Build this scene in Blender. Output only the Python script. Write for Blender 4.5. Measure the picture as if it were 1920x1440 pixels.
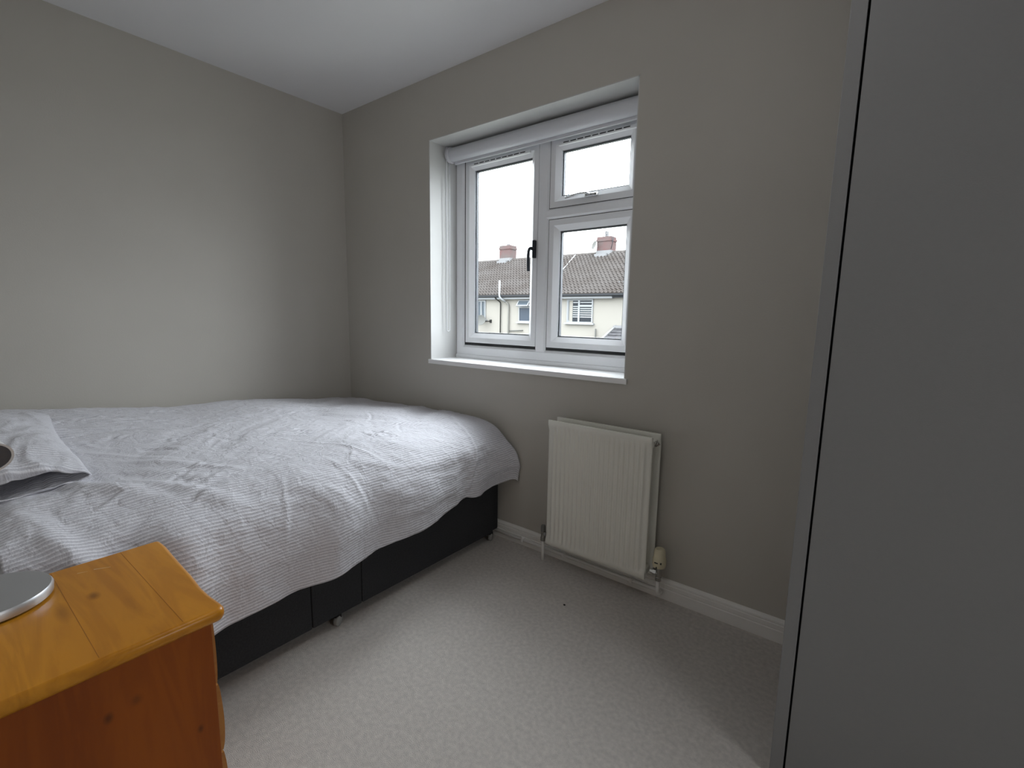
import bpy, bmesh, math, random
import numpy as np
from mathutils import Vector, Matrix, noise

for o in list(bpy.data.objects):
    bpy.data.objects.remove(o)
C = bpy.context.scene.collection
SC = bpy.context.scene
PI = math.pi

# ------------------------------------------------------------------ camera
yaw, pitch, roll = 0.660874, -0.143812, 0.016437
fw = Vector((-math.sin(yaw)*math.cos(pitch), math.cos(yaw)*math.cos(pitch), math.sin(pitch)))
rt = Vector((math.cos(yaw), math.sin(yaw), 0)); up = rt.cross(fw)
r2 = math.cos(roll)*rt + math.sin(roll)*up
u2 = -math.sin(roll)*rt + math.cos(roll)*up
cam = bpy.data.cameras.new('camera')
cam.sensor_width = 36; cam.lens = 36*890.45/1920; cam.clip_start = 0.01; cam.clip_end = 300
camo = bpy.data.objects.new('camera', cam); C.objects.link(camo)
M = Matrix.Identity(4)
for i, v in enumerate((r2, u2, -fw)):
    for j in range(3): M[j][i] = v[j]
M.translation = Vector((2.84182, -1.85893, 1.16105))
camo.matrix_world = M
SC.camera = camo

# ------------------------------------------------------------------ light: an even overcast sky, and added fill lights out of view
SKY = 27.5
FILL_SIDE = 19.0
FILL_TOP = 3.4
w = bpy.data.worlds.new('overcast_sky'); SC.world = w; w.use_nodes = True
nt = w.node_tree; bg = nt.nodes['Background']
# CIE overcast sky: three times brighter overhead than at the horizon
tc = nt.nodes.new('ShaderNodeTexCoord'); sx = nt.nodes.new('ShaderNodeSeparateXYZ')
mz = nt.nodes.new('ShaderNodeMath'); mz.operation = 'MAXIMUM'; mz.inputs[1].default_value = 0.0
ml = nt.nodes.new('ShaderNodeMath'); ml.operation = 'MULTIPLY_ADD'; ml.inputs[1].default_value = SKY*2/3; ml.inputs[2].default_value = SKY/3
nt.links.new(tc.outputs['Generated'], sx.inputs[0]); nt.links.new(sx.outputs['Z'], mz.inputs[0]); nt.links.new(mz.outputs[0], ml.inputs[0])
nt.links.new(ml.outputs[0], bg.inputs['Strength']); bg.inputs['Color'].default_value = (0.925, 0.94, 1.0, 1)

def area(name, loc, rot, sx_, sy_, power, col, portal=False):
    l = bpy.data.lights.new(name, 'AREA'); l.shape = 'RECTANGLE'; l.size = sx_; l.size_y = sy_
    l.energy = power; l.color = col
    o = bpy.data.objects.new(name, l); C.objects.link(o); o.location = loc; o.rotation_euler = rot
    if portal: l.cycles.is_portal = True
    return o
area('window_portal', (1.40, 0.31, 1.50), (-PI/2, 0, 0), 1.2, 1.2, 1, (1, 1, 1), True)
area('side_fill_light', (4.70, -1.33, 1.35), (0, PI/2-0.75, 0), 1.0, 1.1, FILL_SIDE, (0.96, 0.98, 1.0))  # added fill from the right, no known source there

SC.view_settings.view_transform = 'Standard'
SC.view_settings.look = 'None'
SC.view_settings.gamma = 1
SC.view_settings.use_curve_mapping = False
SC.view_settings.exposure = 0.0
SC.cycles.use_denoising = True
SC.cycles.max_bounces = 10
SC.cycles.diffuse_bounces = 8
SC.cycles.transparent_max_bounces = 16
SC.cycles.caustics_reflective = False
SC.cycles.caustics_refractive = False
SC.cycles.sample_clamp_indirect = 8

# ------------------------------------------------------------------ materials
def mat(name, col, rough=0.6, metal=0.0, spec=0.4, var=0.0, vscale=8.0, bump=0.0, bscale=60.0, col2=None, stretch=(1, 1, 1)):
    m = bpy.data.materials.new(name); m.use_nodes = True
    n = m.node_tree.nodes; L = m.node_tree.links; b = n['Principled BSDF']
    b.inputs['Base Color'].default_value = (*col, 1); b.inputs['Roughness'].default_value = rough
    b.inputs['Metallic'].default_value = metal; b.inputs['Specular IOR Level'].default_value = spec
    t = n.new('ShaderNodeTexCoord'); mp = n.new('ShaderNodeMapping'); mp.inputs['Scale'].default_value = stretch
    L.new(t.outputs['Object'], mp.inputs[0])
    if var > 0 or col2:
        nz = n.new('ShaderNodeTexNoise'); nz.inputs['Scale'].default_value = vscale; nz.inputs['Detail'].default_value = 5
        L.new(mp.outputs[0], nz.inputs['Vector'])
        cr = n.new('ShaderNodeValToRGB')
        c2 = col2 or tuple(c*(1+var) for c in col); c1 = col if col2 else tuple(c*(1-var) for c in col)
        cr.color_ramp.elements[0].position = 0.3; cr.color_ramp.elements[0].color = (*c1, 1)
        cr.color_ramp.elements[1].position = 0.7; cr.color_ramp.elements[1].color = (*c2, 1)
        L.new(nz.outputs['Fac'], cr.inputs[0]); L.new(cr.outputs[0], b.inputs['Base Color'])
    if bump > 0:
        nb = n.new('ShaderNodeTexNoise'); nb.inputs['Scale'].default_value = bscale; nb.inputs['Detail'].default_value = 4
        L.new(mp.outputs[0], nb.inputs['Vector'])
        bp = n.new('ShaderNodeBump'); bp.inputs['Strength'].default_value = bump; bp.inputs['Distance'].default_value = 0.01
        L.new(nb.outputs['Fac'], bp.inputs['Height']); L.new(bp.outputs[0], b.inputs['Normal'])
    return m

WALLC = (0.50, 0.478, 0.437)
m_wall = mat('wall_paint', WALLC, 0.75, spec=0.25, var=0.02, vscale=3, bump=0.05, bscale=180)
m_ceil = mat('ceiling_paint', (0.80, 0.80, 0.825), 0.85, spec=0.2, bump=0.03, bscale=120)
m_sill = mat('white_sill_gloss', (0.86, 0.86, 0.86), 0.35)
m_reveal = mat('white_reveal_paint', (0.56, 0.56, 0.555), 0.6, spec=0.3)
m_gloss = mat('white_gloss_paint', (0.80, 0.79, 0.77), 0.35, var=0.03, vscale=6)
m_upvc = mat('white_upvc', (0.84, 0.85, 0.88), 0.28, spec=0.5)
m_gasket = mat('black_gasket', (0.015, 0.016, 0.018), 0.5)
m_seal = mat('grey_glazing_seal', (0.22, 0.23, 0.25), 0.5)
m_spacer = mat('dark_glass_spacer', (0.05, 0.055, 0.065), 0.5)
m_carpet = mat('beige_carpet', (0.75, 0.705, 0.665), 0.95, spec=0.05, var=0.10, vscale=70, bump=0.8, bscale=520)
m_divan = mat('charcoal_fabric', (0.040, 0.041, 0.044), 0.9, spec=0.1, var=0.15, vscale=160, bump=0.25, bscale=700)
m_black = mat('black_fork_gap_shade', (0.008, 0.008, 0.009), 0.9)
m_chrome = mat('chrome', (0.75, 0.76, 0.78), 0.12, metal=1.0)
m_castor = mat('castor_plastic', (0.27, 0.27, 0.26), 0.2)
m_darkmetal = mat('dark_anodised_metal', (0.03, 0.035, 0.045), 0.3, metal=0.4)
m_rad = mat('radiator_enamel', (0.78, 0.77, 0.71), 0.35, var=0.02, vscale=5)
m_cream = mat('aged_cream_plastic', (0.66, 0.60, 0.43), 0.45, var=0.06, vscale=30)
m_valve = mat('dull_brass_chrome', (0.40, 0.39, 0.36), 0.3, metal=1.0)
m_greyplastic = mat('grey_plastic', (0.16, 0.16, 0.15), 0.5)
m_ward = mat('grey_laminate', (0.24, 0.24, 0.246), 0.5, spec=0.35, var=0.012, vscale=90, bump=0.06, bscale=350)
m_blind = mat('white_roller_fabric', (0.64, 0.65, 0.69), 0.55, spec=0.3)
m_sheet = mat('white_sheet', (0.74, 0.73, 0.75), 0.85, spec=0.1)
m_silver = mat('brushed_silver', (0.62, 0.63, 0.65), 0.42, metal=0.9)
m_lampin = mat('lamp_dark_inside', (0.10, 0.11, 0.13), 0.4)
m_lampwhite = mat('lamp_white', (0.80, 0.81, 0.83), 0.35)
m_lint = mat('dark_lint', (0.02, 0.018, 0.016), 0.9)

def striped(name, base, line, period, uvname='cloth'):
    m = bpy.data.materials.new(name); m.use_nodes = True
    n = m.node_tree.nodes; L = m.node_tree.links; b = n['Principled BSDF']
    b.inputs['Roughness'].default_value = 0.9; b.inputs['Specular IOR Level'].default_value = 0.12
    b.inputs['Sheen Weight'].default_value = 0.15
    uv = n.new('ShaderNodeUVMap'); uv.uv_map = uvname
    sp = n.new('ShaderNodeSeparateXYZ'); L.new(uv.outputs[0], sp.inputs[0])
    wob = n.new('ShaderNodeTexNoise'); wob.inputs['Scale'].default_value = 14; L.new(uv.outputs[0], wob.inputs['Vector'])
    wm = n.new('ShaderNodeMath'); wm.operation = 'MULTIPLY_ADD'; wm.inputs[1].default_value = 0.010
    L.new(wob.outputs['Fac'], wm.inputs[0]); L.new(sp.outputs['X'], wm.inputs[2])
    d = n.new('ShaderNodeMath'); d.operation = 'DIVIDE'; d.inputs[1].default_value = period/(2*PI); L.new(wm.outputs[0], d.inputs[0])
    s = n.new('ShaderNodeMath'); s.operation = 'SINE'; L.new(d.outputs[0], s.inputs[0])
    r = n.new('ShaderNodeValToRGB'); r.color_ramp.elements[0].position = 0.45; r.color_ramp.elements[1].position = 0.95
    r.color_ramp.elements[0].color = (*base, 1); r.color_ramp.elements[1].color = (*line, 1)
    mr = n.new('ShaderNodeMapRange'); mr.inputs['From Min'].default_value = -1; L.new(s.outputs[0], mr.inputs[0])
    L.new(mr.outputs[0], r.inputs[0])
    nz = n.new('ShaderNodeTexNoise'); nz.inputs['Scale'].default_value = 240; nz.inputs['Detail'].default_value = 3; L.new(uv.outputs[0], nz.inputs['Vector'])
    mx = n.new('ShaderNodeMix'); mx.data_type = 'RGBA'; mx.blend_type = 'MULTIPLY'; mx.inputs['Factor'].default_value = 0.25
    L.new(r.outputs[0], mx.inputs['A']); L.new(nz.outputs['Color'], mx.inputs['B'])
    bw = n.new('ShaderNodeRGBToBW'); L.new(nz.outputs['Color'], bw.inputs[0])
    mx2 = n.new('ShaderNodeMix'); mx2.data_type = 'RGBA'; mx2.blend_type = 'MULTIPLY'; mx2.inputs['Factor'].default_value = 0.25
    L.new(r.outputs[0], mx2.inputs['A']); L.new(bw.outputs[0], mx2.inputs['B'])
    L.new(mx2.outputs['Result'], b.inputs['Base Color'])
    ad = n.new('ShaderNodeMath'); ad.operation = 'ADD'; L.new(mr.outputs[0], ad.inputs[0]); L.new(nz.outputs['Fac'], ad.inputs[1])
    bp = n.new('ShaderNodeBump'); bp.inputs['Strength'].default_value = 0.35; bp.inputs['Distance'].default_value = 0.003
    L.new(ad.outputs[0], bp.inputs['Height'])
    cn = n.new('ShaderNodeTexNoise'); cn.inputs['Scale'].default_value = 26; cn.inputs['Detail'].default_value = 5; cn.inputs['Distortion'].default_value = 0.8; L.new(uv.outputs[0], cn.inputs['Vector'])
    b2 = n.new('ShaderNodeBump'); b2.inputs['Strength'].default_value = 0.55; b2.inputs['Distance'].default_value = 0.012
    L.new(cn.outputs['Fac'], b2.inputs['Height']); L.new(bp.outputs[0], b2.inputs['Normal']); L.new(b2.outputs[0], b.inputs['Normal'])
    return m
m_duvet = striped('striped_cotton', (0.64, 0.635, 0.69), (0.89, 0.885, 0.94), 0.0105)

def wood(name, c1, c2, knot, grain='X', rough=0.28, knots=()):
    m = bpy.data.materials.new(name); m.use_nodes = True
    n = m.node_tree.nodes; L = m.node_tree.links; b = n['Principled BSDF']
    b.inputs['Roughness'].default_value = rough; b.inputs['Specular IOR Level'].default_value = 0.3
    t = n.new('ShaderNodeTexCoord'); mp = n.new('ShaderNodeMapping')
    st = {'X': (1.3, 9, 9), 'Y': (9, 1.3, 9), 'Z': (9, 9, 1.1)}[grain]
    mp.inputs['Scale'].default_value = st; L.new(t.outputs['Object'], mp.inputs[0])
    nz = n.new('ShaderNodeTexNoise'); nz.inputs['Scale'].default_value = 1.6; nz.inputs['Detail'].default_value = 6; nz.inputs['Distortion'].default_value = 1.2
    L.new(mp.outputs[0], nz.inputs['Vector'])
    wv = n.new('ShaderNodeMath'); wv.operation = 'MULTIPLY'; wv.inputs[1].default_value = 26; L.new(nz.outputs['Fac'], wv.inputs[0])
    sn = n.new('ShaderNodeMath'); sn.operation = 'SINE'; L.new(wv.outputs[0], sn.inputs[0])
    mr = n.new('ShaderNodeMapRange'); mr.inputs['From Min'].default_value = -1; L.new(sn.outputs[0], mr.inputs[0])
    n2 = n.new('ShaderNodeTexNoise'); n2.inputs['Scale'].default_value = 0.9; n2.inputs['Detail'].default_value = 2; L.new(mp.outputs[0], n2.inputs['Vector'])
    mm = n.new('ShaderNodeMath'); mm.operation = 'MULTIPLY_ADD'; mm.inputs[1].default_value = 0.28; L.new(mr.outputs[0], mm.inputs[0]); L.new(n2.outputs['Fac'], mm.inputs[2])
    cr = n.new('ShaderNodeValToRGB'); cr.color_ramp.elements[0].position = 0.3; cr.color_ramp.elements[0].color = (*c1, 1)
    cr.color_ramp.elements[1].position = 0.95; cr.color_ramp.elements[1].color = (*c2, 1); L.new(mm.outputs[0], cr.inputs[0])
    vp = n.new('ShaderNodeMapping'); vp.inputs['Scale'].default_value = {'X': (3.6, 7, 7), 'Y': (7, 3.6, 7), 'Z': (7, 7, 3.6)}[grain]
    vp.inputs['Location'].default_value = (0.3, 0.15, 0.4)
    L.new(t.outputs['Object'], vp.inputs[0])
    vo = n.new('ShaderNodeTexVoronoi'); vo.inputs['Scale'].default_value = 1.15; L.new(vp.outputs[0], vo.inputs['Vector'])
    kr = n.new('ShaderNodeValToRGB'); kr.color_ramp.elements[0].position = 0.03; kr.color_ramp.elements[0].color = (1, 1, 1, 1)
    kr.color_ramp.elements[1].position = 0.13; kr.color_ramp.elements[1].color = (0, 0, 0, 1); L.new(vo.outputs['Distance'], kr.inputs[0])
    km = n.new('ShaderNodeMath'); km.operation = 'MULTIPLY'; km.inputs[1].default_value = 0.75; L.new(kr.outputs[0], km.inputs[0])
    mx = n.new('ShaderNodeMix'); mx.data_type = 'RGBA'; L.new(km.outputs[0], mx.inputs['Factor'])
    L.new(cr.outputs[0], mx.inputs['A']); mx.inputs['B'].default_value = (*knot, 1)
    out = mx.outputs['Result']
    for (kp, ks, kw) in knots:      # single knots: (centre, size along x/y/z, strength)
        d1 = n.new('ShaderNodeVectorMath'); d1.operation = 'SUBTRACT'; L.new(t.outputs['Object'], d1.inputs[0]); d1.inputs[1].default_value = kp
        d2 = n.new('ShaderNodeVectorMath'); d2.operation = 'DIVIDE'; L.new(d1.outputs[0], d2.inputs[0]); d2.inputs[1].default_value = ks
        d3 = n.new('ShaderNodeVectorMath'); d3.operation = 'LENGTH'; L.new(d2.outputs[0], d3.inputs[0])
        d4 = n.new('ShaderNodeMapRange'); d4.inputs['From Min'].default_value = 0.25; d4.inputs['From Max'].default_value = 1.1
        d4.inputs['To Min'].default_value = kw; d4.inputs['To Max'].default_value = 0.0; L.new(d3.outputs['Value'], d4.inputs[0])
        m2 = n.new('ShaderNodeMix'); m2.data_type = 'RGBA'; L.new(d4.outputs[0], m2.inputs['Factor']); L.new(out, m2.inputs['A']); m2.inputs['B'].default_value = (*knot, 1)
        out = m2.outputs['Result']
    L.new(out, b.inputs['Base Color'])
    b.inputs['Coat Weight'].default_value = 0.06; b.inputs['Coat Roughness'].default_value = 0.2
    return m
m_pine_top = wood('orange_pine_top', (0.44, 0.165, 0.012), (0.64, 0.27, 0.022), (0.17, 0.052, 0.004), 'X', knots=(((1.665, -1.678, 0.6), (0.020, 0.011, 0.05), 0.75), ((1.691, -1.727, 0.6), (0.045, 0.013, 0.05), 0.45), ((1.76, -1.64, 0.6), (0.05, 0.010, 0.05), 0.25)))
m_pine_shaded = wood('orange_pine_shaded', (0.23, 0.048, 0.001), (0.32, 0.078, 0.002), (0.05, 0.012, 0.002), 'Z', 0.42, knots=(((1.882, -1.711, 0.481), (0.05, 0.008, 0.012), 0.65), ((1.882, -1.582, 0.364), (0.05, 0.006, 0.010), 0.6), ((1.882, -1.672, 0.489), (0.05, 0.010, 0.012), 0.4)))  # same pine, colour darkened to stand in for shade on the side
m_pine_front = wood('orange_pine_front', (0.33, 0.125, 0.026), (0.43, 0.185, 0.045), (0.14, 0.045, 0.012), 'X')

m_glass = bpy.data.materials.new('window_glass'); m_glass.use_nodes = True
_n = m_glass.node_tree.nodes; _L = m_glass.node_tree.links
_n.remove(_n['Principled BSDF'])
_tr = _n.new('ShaderNodeBsdfTransparent'); _tr.inputs[0].default_value = (0.97, 0.985, 0.98, 1)
_gl = _n.new('ShaderNodeBsdfGlossy'); _gl.inputs['Roughness'].default_value = 0.02
_mx = _n.new('ShaderNodeMixShader'); _fr = _n.new('ShaderNodeLayerWeight'); _fr.inputs['Blend'].default_value = 0.12
_mm = _n.new('ShaderNodeMath'); _mm.operation = 'MULTIPLY'; _mm.inputs[1].default_value = 0.35
_L.new(_fr.outputs['Fresnel'], _mm.inputs[0]); _L.new(_mm.outputs[0], _mx.inputs[0])
_L.new(_tr.outputs[0], _mx.inputs[1]); _L.new(_gl.outputs[0], _mx.inputs[2]); _L.new(_mx.outputs[0], _n['Material Output'].inputs[0])

# outdoors: matt, weathered surfaces; colours scaled dark to offset the bright sky
OD = 0.40
def omat(name, col, *a, col2=None, **k): return mat(name, tuple(c*OD for c in col), *a, col2=tuple(c*OD for c in col2) if col2 else None, **k)
m_render = omat('cream_render', (0.30, 0.283, 0.254), 0.9, spec=0.05, var=0.03, vscale=0.7)
m_tile = omat('weathered_roof_tile', (0.066, 0.056, 0.051), 0.9, spec=0.05, col2=(0.096, 0.087, 0.083), vscale=1.1)
m_brick = omat('red_chimney_brick', (0.140, 0.075, 0.073), 0.9, spec=0.05, col2=(0.125, 0.108, 0.104), vscale=2.2)
m_flash = omat('pale_lead_flashing', (0.22, 0.22, 0.225), 0.7, spec=0.05)
m_gutter = omat('grey_gutter', (0.045, 0.047, 0.052), 0.6, spec=0.05)
m_owhite = omat('outdoor_white_upvc', (0.31, 0.32, 0.33), 0.5, spec=0.05)
m_oglass = omat('far_window_glass', (0.075, 0.090, 0.105), 0.15, spec=0.1)
m_odark = omat('far_window_dark', (0.020, 0.024, 0.030), 0.2, spec=0.1)
m_obluegrey = omat('far_window_blue', (0.050, 0.064, 0.085), 0.2, spec=0.1)
m_pipe = omat('grey_soil_pipe', (0.115, 0.115, 0.108), 0.6, spec=0.05)
m_blackpipe = omat('dark_downpipe', (0.030, 0.029, 0.027), 0.6, spec=0.05)
m_creampipe = omat('cream_painted_pipe', (0.20, 0.195, 0.178), 0.6, spec=0.05)
m_slate = omat('grey_slate', (0.055, 0.054, 0.060), 0.8, spec=0.05, col2=(0.100, 0.098, 0.102), vscale=5)
m_ground = omat('garden_ground', (0.27, 0.27, 0.24), 0.95, spec=0.02, var=0.3, vscale=0.6)
m_brickwall = omat('own_house_brick', (0.10, 0.09, 0.08), 0.9, spec=0.05)

# ------------------------------------------------------------------ helpers
def link(name, me, m=None, parent=None, smooth=False):
    o = bpy.data.objects.new(name, me); C.objects.link(o)
    if m: me.materials.append(m)
    if smooth:
        for p in me.polygons: p.use_smooth = True
    if parent: o.parent = parent
    return o
def from_bm(name, bm, m=None, parent=None, smooth=False):
    bmesh.ops.recalc_face_normals(bm, faces=bm.faces)
    me = bpy.data.meshes.new(name); bm.to_mesh(me); bm.free()
    return link(name, me, m, parent, smooth)
def tag(o, label=None, cat=None, group=None, kind=None):
    if label: o['label'] = label
    if cat: o['category'] = cat
    if group: o['group'] = group
    if kind: o['kind'] = kind
    return o
def empty(name, label=None, cat=None, loc=(0, 0, 0), group=None, kind=None):
    o = bpy.data.objects.new(name, None); C.objects.link(o); o.location = loc; o.empty_display_size = 0.05
    return tag(o, label, cat, group, kind)
def put(child, root):   # parent while keeping world coordinates (roots are unrotated)
    child.parent = root
    child.location = child.location - root.location
    return child
def add_box(bm, x0, x1, y0, y1, z0, z1):
    v = [bm.verts.new(p) for p in ((x0,y0,z0),(x1,y0,z0),(x1,y1,z0),(x0,y1,z0),(x0,y0,z1),(x1,y0,z1),(x1,y1,z1),(x0,y1,z1))]
    fs = [bm.faces.new([v[i] for i in q]) for q in ((0,3,2,1),(4,5,6,7),(0,1,5,4),(1,2,6,5),(2,3,7,6),(3,0,4,7))]
    return v, fs
def box(name, x0, x1, y0, y1, z0, z1, m, parent=None, bevel=0.0, seg=2):
    bm = bmesh.new(); add_box(bm, x0, x1, y0, y1, z0, z1)
    if bevel > 0: bmesh.ops.bevel(bm, geom=bm.edges[:], offset=bevel, segments=seg, affect='EDGES', profile=0.5)
    return from_bm(name, bm, m, parent)
def boxes(name, lst, m, parent=None):
    bm = bmesh.new()
    for b in lst: add_box(bm, *b)
    return from_bm(name, bm, m, parent)
def tube(name, pts, r, m, parent=None, n=12, closed=False, radii=None):
    pts = [Vector(p) for p in pts]; V = []; F = []; k = len(pts); prev = None
    for i, p in enumerate(pts):
        if closed: t = pts[(i+1) % k]-pts[i-1]
        else: t = pts[min(i+1, k-1)]-pts[max(i-1, 0)]
        t.normalize()
        if prev is None:
            a = Vector((0, 0, 1)) if abs(t.z) < .9 else Vector((1, 0, 0)); u = t.cross(a).normalized()
        else:
            u = (prev-t*prev.dot(t)).normalized()
        prev = u; v = t.cross(u); rr = radii[i] if radii else r
        for j in range(n):
            a = 2*PI*j/n; V.append(p+(u*math.cos(a)+v*math.sin(a))*rr)
    for i in range(k if closed else k-1):
        for j in range(n):
            a = i*n+j; b = i*n+(j+1) % n; c = ((i+1) % k)*n+(j+1) % n; d = ((i+1) % k)*n+j
            F.append((a, b, c, d))
    if not closed:
        F.append(tuple(range(n))[::-1]); F.append(tuple((k-1)*n+j for j in range(n)))
    me = bpy.data.meshes.new(name); me.from_pydata([tuple(x) for x in V], [], F)
    for p in me.polygons: p.use_smooth = len(p.vertices) == 4
    return link(name, me, m, parent)
def arc(pts, r, k=5):   # round the corners of a polyline
    pts = [Vector(p) for p in pts]; out = [pts[0]]
    for i in range(1, len(pts)-1):
        a = (pts[i-1]-pts[i]); b = (pts[i+1]-pts[i]); q = min(r, a.length*.45, b.length*.45)
        p0 = pts[i]+a.normalized()*q; p1 = pts[i]+b.normalized()*q
        for j in range(k+1):
            t = j/k; out.append(p0*(1-t)**2+pts[i]*2*t*(1-t)+p1*t*t)
    out.append(pts[-1]); return out
def lathe(name, prof, loc, axis, m, parent=None, n=28, smooth=True):   # prof: (radius, height along axis)
    ax = Vector(axis).normalized(); a = Vector((0, 0, 1)) if abs(ax.z) < .9 else Vector((1, 0, 0))
    u = ax.cross(a).normalized(); v = ax.cross(u); loc = Vector(loc); V = []; F = []
    for r, h in prof:
        for j in range(n):
            t = 2*PI*j/n; V.append(tuple(loc+ax*h+(u*math.cos(t)+v*math.sin(t))*r))
    for i in range(len(prof)-1):
        for j in range(n): F.append((i*n+j, i*n+(j+1) % n, (i+1)*n+(j+1) % n, (i+1)*n+j))
    if prof[0][0] > 1e-5: F.append(tuple(range(n)))
    if prof[-1][0] > 1e-5: F.append(tuple((len(prof)-1)*n+j for j in range(n)))
    me = bpy.data.meshes.new(name); me.from_pydata(V, [], F)
    bm = bmesh.new(); bm.from_mesh(me); bmesh.ops.remove_doubles(bm, verts=bm.verts[:], dist=1e-6)
    bmesh.ops.recalc_face_normals(bm, faces=bm.faces[:]); bm.to_mesh(me); bm.free()
    o = link(name, me, m, parent)
    if smooth:
        me.polygons.foreach_set('use_smooth', [len(p.vertices) <= 4 for p in me.polygons])
        try: me.set_sharp_from_angle(angle=math.radians(40))
        except Exception: pass
    return o
def ring(name, x0, x1, z0, z1, prof, m, parent=None):
    """picture-frame ring in an XZ plane with mitred corners; prof = [(inset, y)...]"""
    V = []; F = []; k = len(prof)
    for ins, y in prof:
        V += [(x0+ins, y, z0+ins), (x1-ins, y, z0+ins), (x1-ins, y, z1-ins), (x0+ins, y, z1-ins)]
    for i in range(k):
        for j in range(4):
            a = i*4+j; b = i*4+(j+1) % 4; c = ((i+1) % k)*4+(j+1) % 4; d = ((i+1) % k)*4+j
            F.append((a, b, c, d))
    me = bpy.data.meshes.new(name); me.from_pydata(V, [], F)
    bm = bmesh.new(); bm.from_mesh(me); bmesh.ops.recalc_face_normals(bm, faces=bm.faces[:]); bm.to_mesh(me); bm.free()
    return link(name, me, m, parent)
def extrude_x(name, prof, x0, x1, m, parent=None):   # prof (y,z) closed polygon
    k = len(prof); V = [(x0, y, z) for y, z in prof]+[(x1, y, z) for y, z in prof]
    F = [(i, (i+1) % k, k+(i+1) % k, k+i) for i in range(k)]+[tuple(range(k)), tuple(range(k, 2*k))]
    me = bpy.data.meshes.new(name); me.from_pydata(V, [], F)
    bm = bmesh.new(); bm.from_mesh(me); bmesh.ops.recalc_face_normals(bm, faces=bm.faces[:]); bm.to_mesh(me); bm.free()
    return link(name, me, m, parent)
def extrude_y(name, prof, y0, y1, m, parent=None):   # prof (x,z)
    k = len(prof); V = [(x, y0, z) for x, z in prof]+[(x, y1, z) for x, z in prof]
    F = [(i, (i+1) % k, k+(i+1) % k, k+i) for i in range(k)]+[tuple(range(k)), tuple(range(k, 2*k))]
    me = bpy.data.meshes.new(name); me.from_pydata(V, [], F)
    bm = bmesh.new(); bm.from_mesh(me); bmesh.ops.recalc_face_normals(bm, faces=bm.faces[:]); bm.to_mesh(me); bm.free()
    return link(name, me, m, parent)

# ------------------------------------------------------------------ room shell
RX = 3.75; RY = -1.98; H = 2.40; LX = 4.80
WX0, WX1, WZ0, WZ1 = 0.802, 1.998, 0.905, 2.088
tag(box('floor', -0.1, LX+0.1, RY-0.1, 0.30, -0.08, 0.0, m_carpet), kind='structure', label='beige carpet covering the bedroom floor')
tag(box('ceiling', -0.1, LX+0.1, RY-0.1, 0.30, H, H+0.12, m_ceil), kind='structure', label='plain white ceiling')
tag(box('wall_left', -0.1, 0.0, RY-0.1, 0.0, 0.0, H, m_wall), kind='structure', label='plain greige wall behind the bed')
DY0, DY1 = -1.80, -0.90     # opening added out of view to admit the side fill light
tag(boxes('wall_right', [(RX, RX+0.1, RY-0.1, DY0, 0.0, H), (RX, RX+0.1, DY1, 0.0, 0.0, H), (RX, RX+0.1, DY0, DY1, 2.02, H)], m_wall), kind='structure', label='greige wall with an opening added for the side fill light')
tag(boxes('wall_back', [(-0.1, WX0, 0, 0.30, 0.0, H), (WX1, RX+0.1, 0, 0.30, 0.0, H),
                        (WX0, WX1, 0, 0.30, 0.0, WZ0-0.022), (WX0, WX1, 0, 0.30, WZ1, H)], m_wall), kind='structure', label='greige wall with the window and radiator')
tag(box('wall_front', -0.1, RX+0.1, RY-0.1, RY, 0.0, H, m_wall), kind='structure', label='plain greige wall behind the viewer')
tag(boxes('wall_fill_box', [(RX+0.1, LX, RY-0.1, RY, 0, H), (RX+0.1, LX, 0.0, 0.1, 0, H), (LX, LX+0.1, RY-0.1, 0.1, 0, H)], m_wall), kind='structure', label='unseen walls added around the side fill light')  # unseen box added to close off the side fill light
tag(boxes('trim_1', [(RX-0.012, RX+0.112, DY0-0.055, DY0, 0, 2.075), (RX-0.012, RX+0.112, DY1, DY1+0.055, 0, 2.075), (RX-0.012, RX+0.112, DY0, DY1, 2.02, 2.075)], m_gloss), kind='structure', label='white architrave around the added fill light opening')

# skirting, torus profile with two grooves
def sk(sgn=1):
    t = 0.016
    return [(0, 0), (-t, 0), (-t, 0.044), (-t+0.0035, 0.047), (-t+0.0005, 0.051), (-t+0.0005, 0.066), (-t+0.004, 0.0685),
            (-t+0.0015, 0.072), (-t+0.002, 0.078), (-t+0.006, 0.084), (-t+0.011, 0.0865), (0, 0.0865)]
tag(extrude_x('baseboard_back', sk(), 0.0, RX, m_gloss), kind='structure', label='white moulded skirting board under the window')
tag(extrude_y('baseboard_left', [(-y, z) for y, z in sk()], RY, -0.017, m_gloss), kind='structure', label='white skirting board behind the bed')

# ------------------------------------------------------------------ window
FY = 0.200          # inner face of the frame
win = empty('window_1', 'white uPVC window with three panes set deep in the wall', None, (1.40, FY, WZ0), kind='structure')
def wp(o): return put(o, win)
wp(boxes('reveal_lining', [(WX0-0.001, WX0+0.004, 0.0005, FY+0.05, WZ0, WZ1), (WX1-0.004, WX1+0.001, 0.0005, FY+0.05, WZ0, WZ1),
                           (WX0, WX1, 0.0005, FY+0.05, WZ1-0.004, WZ1+0.001)], m_reveal))
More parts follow.
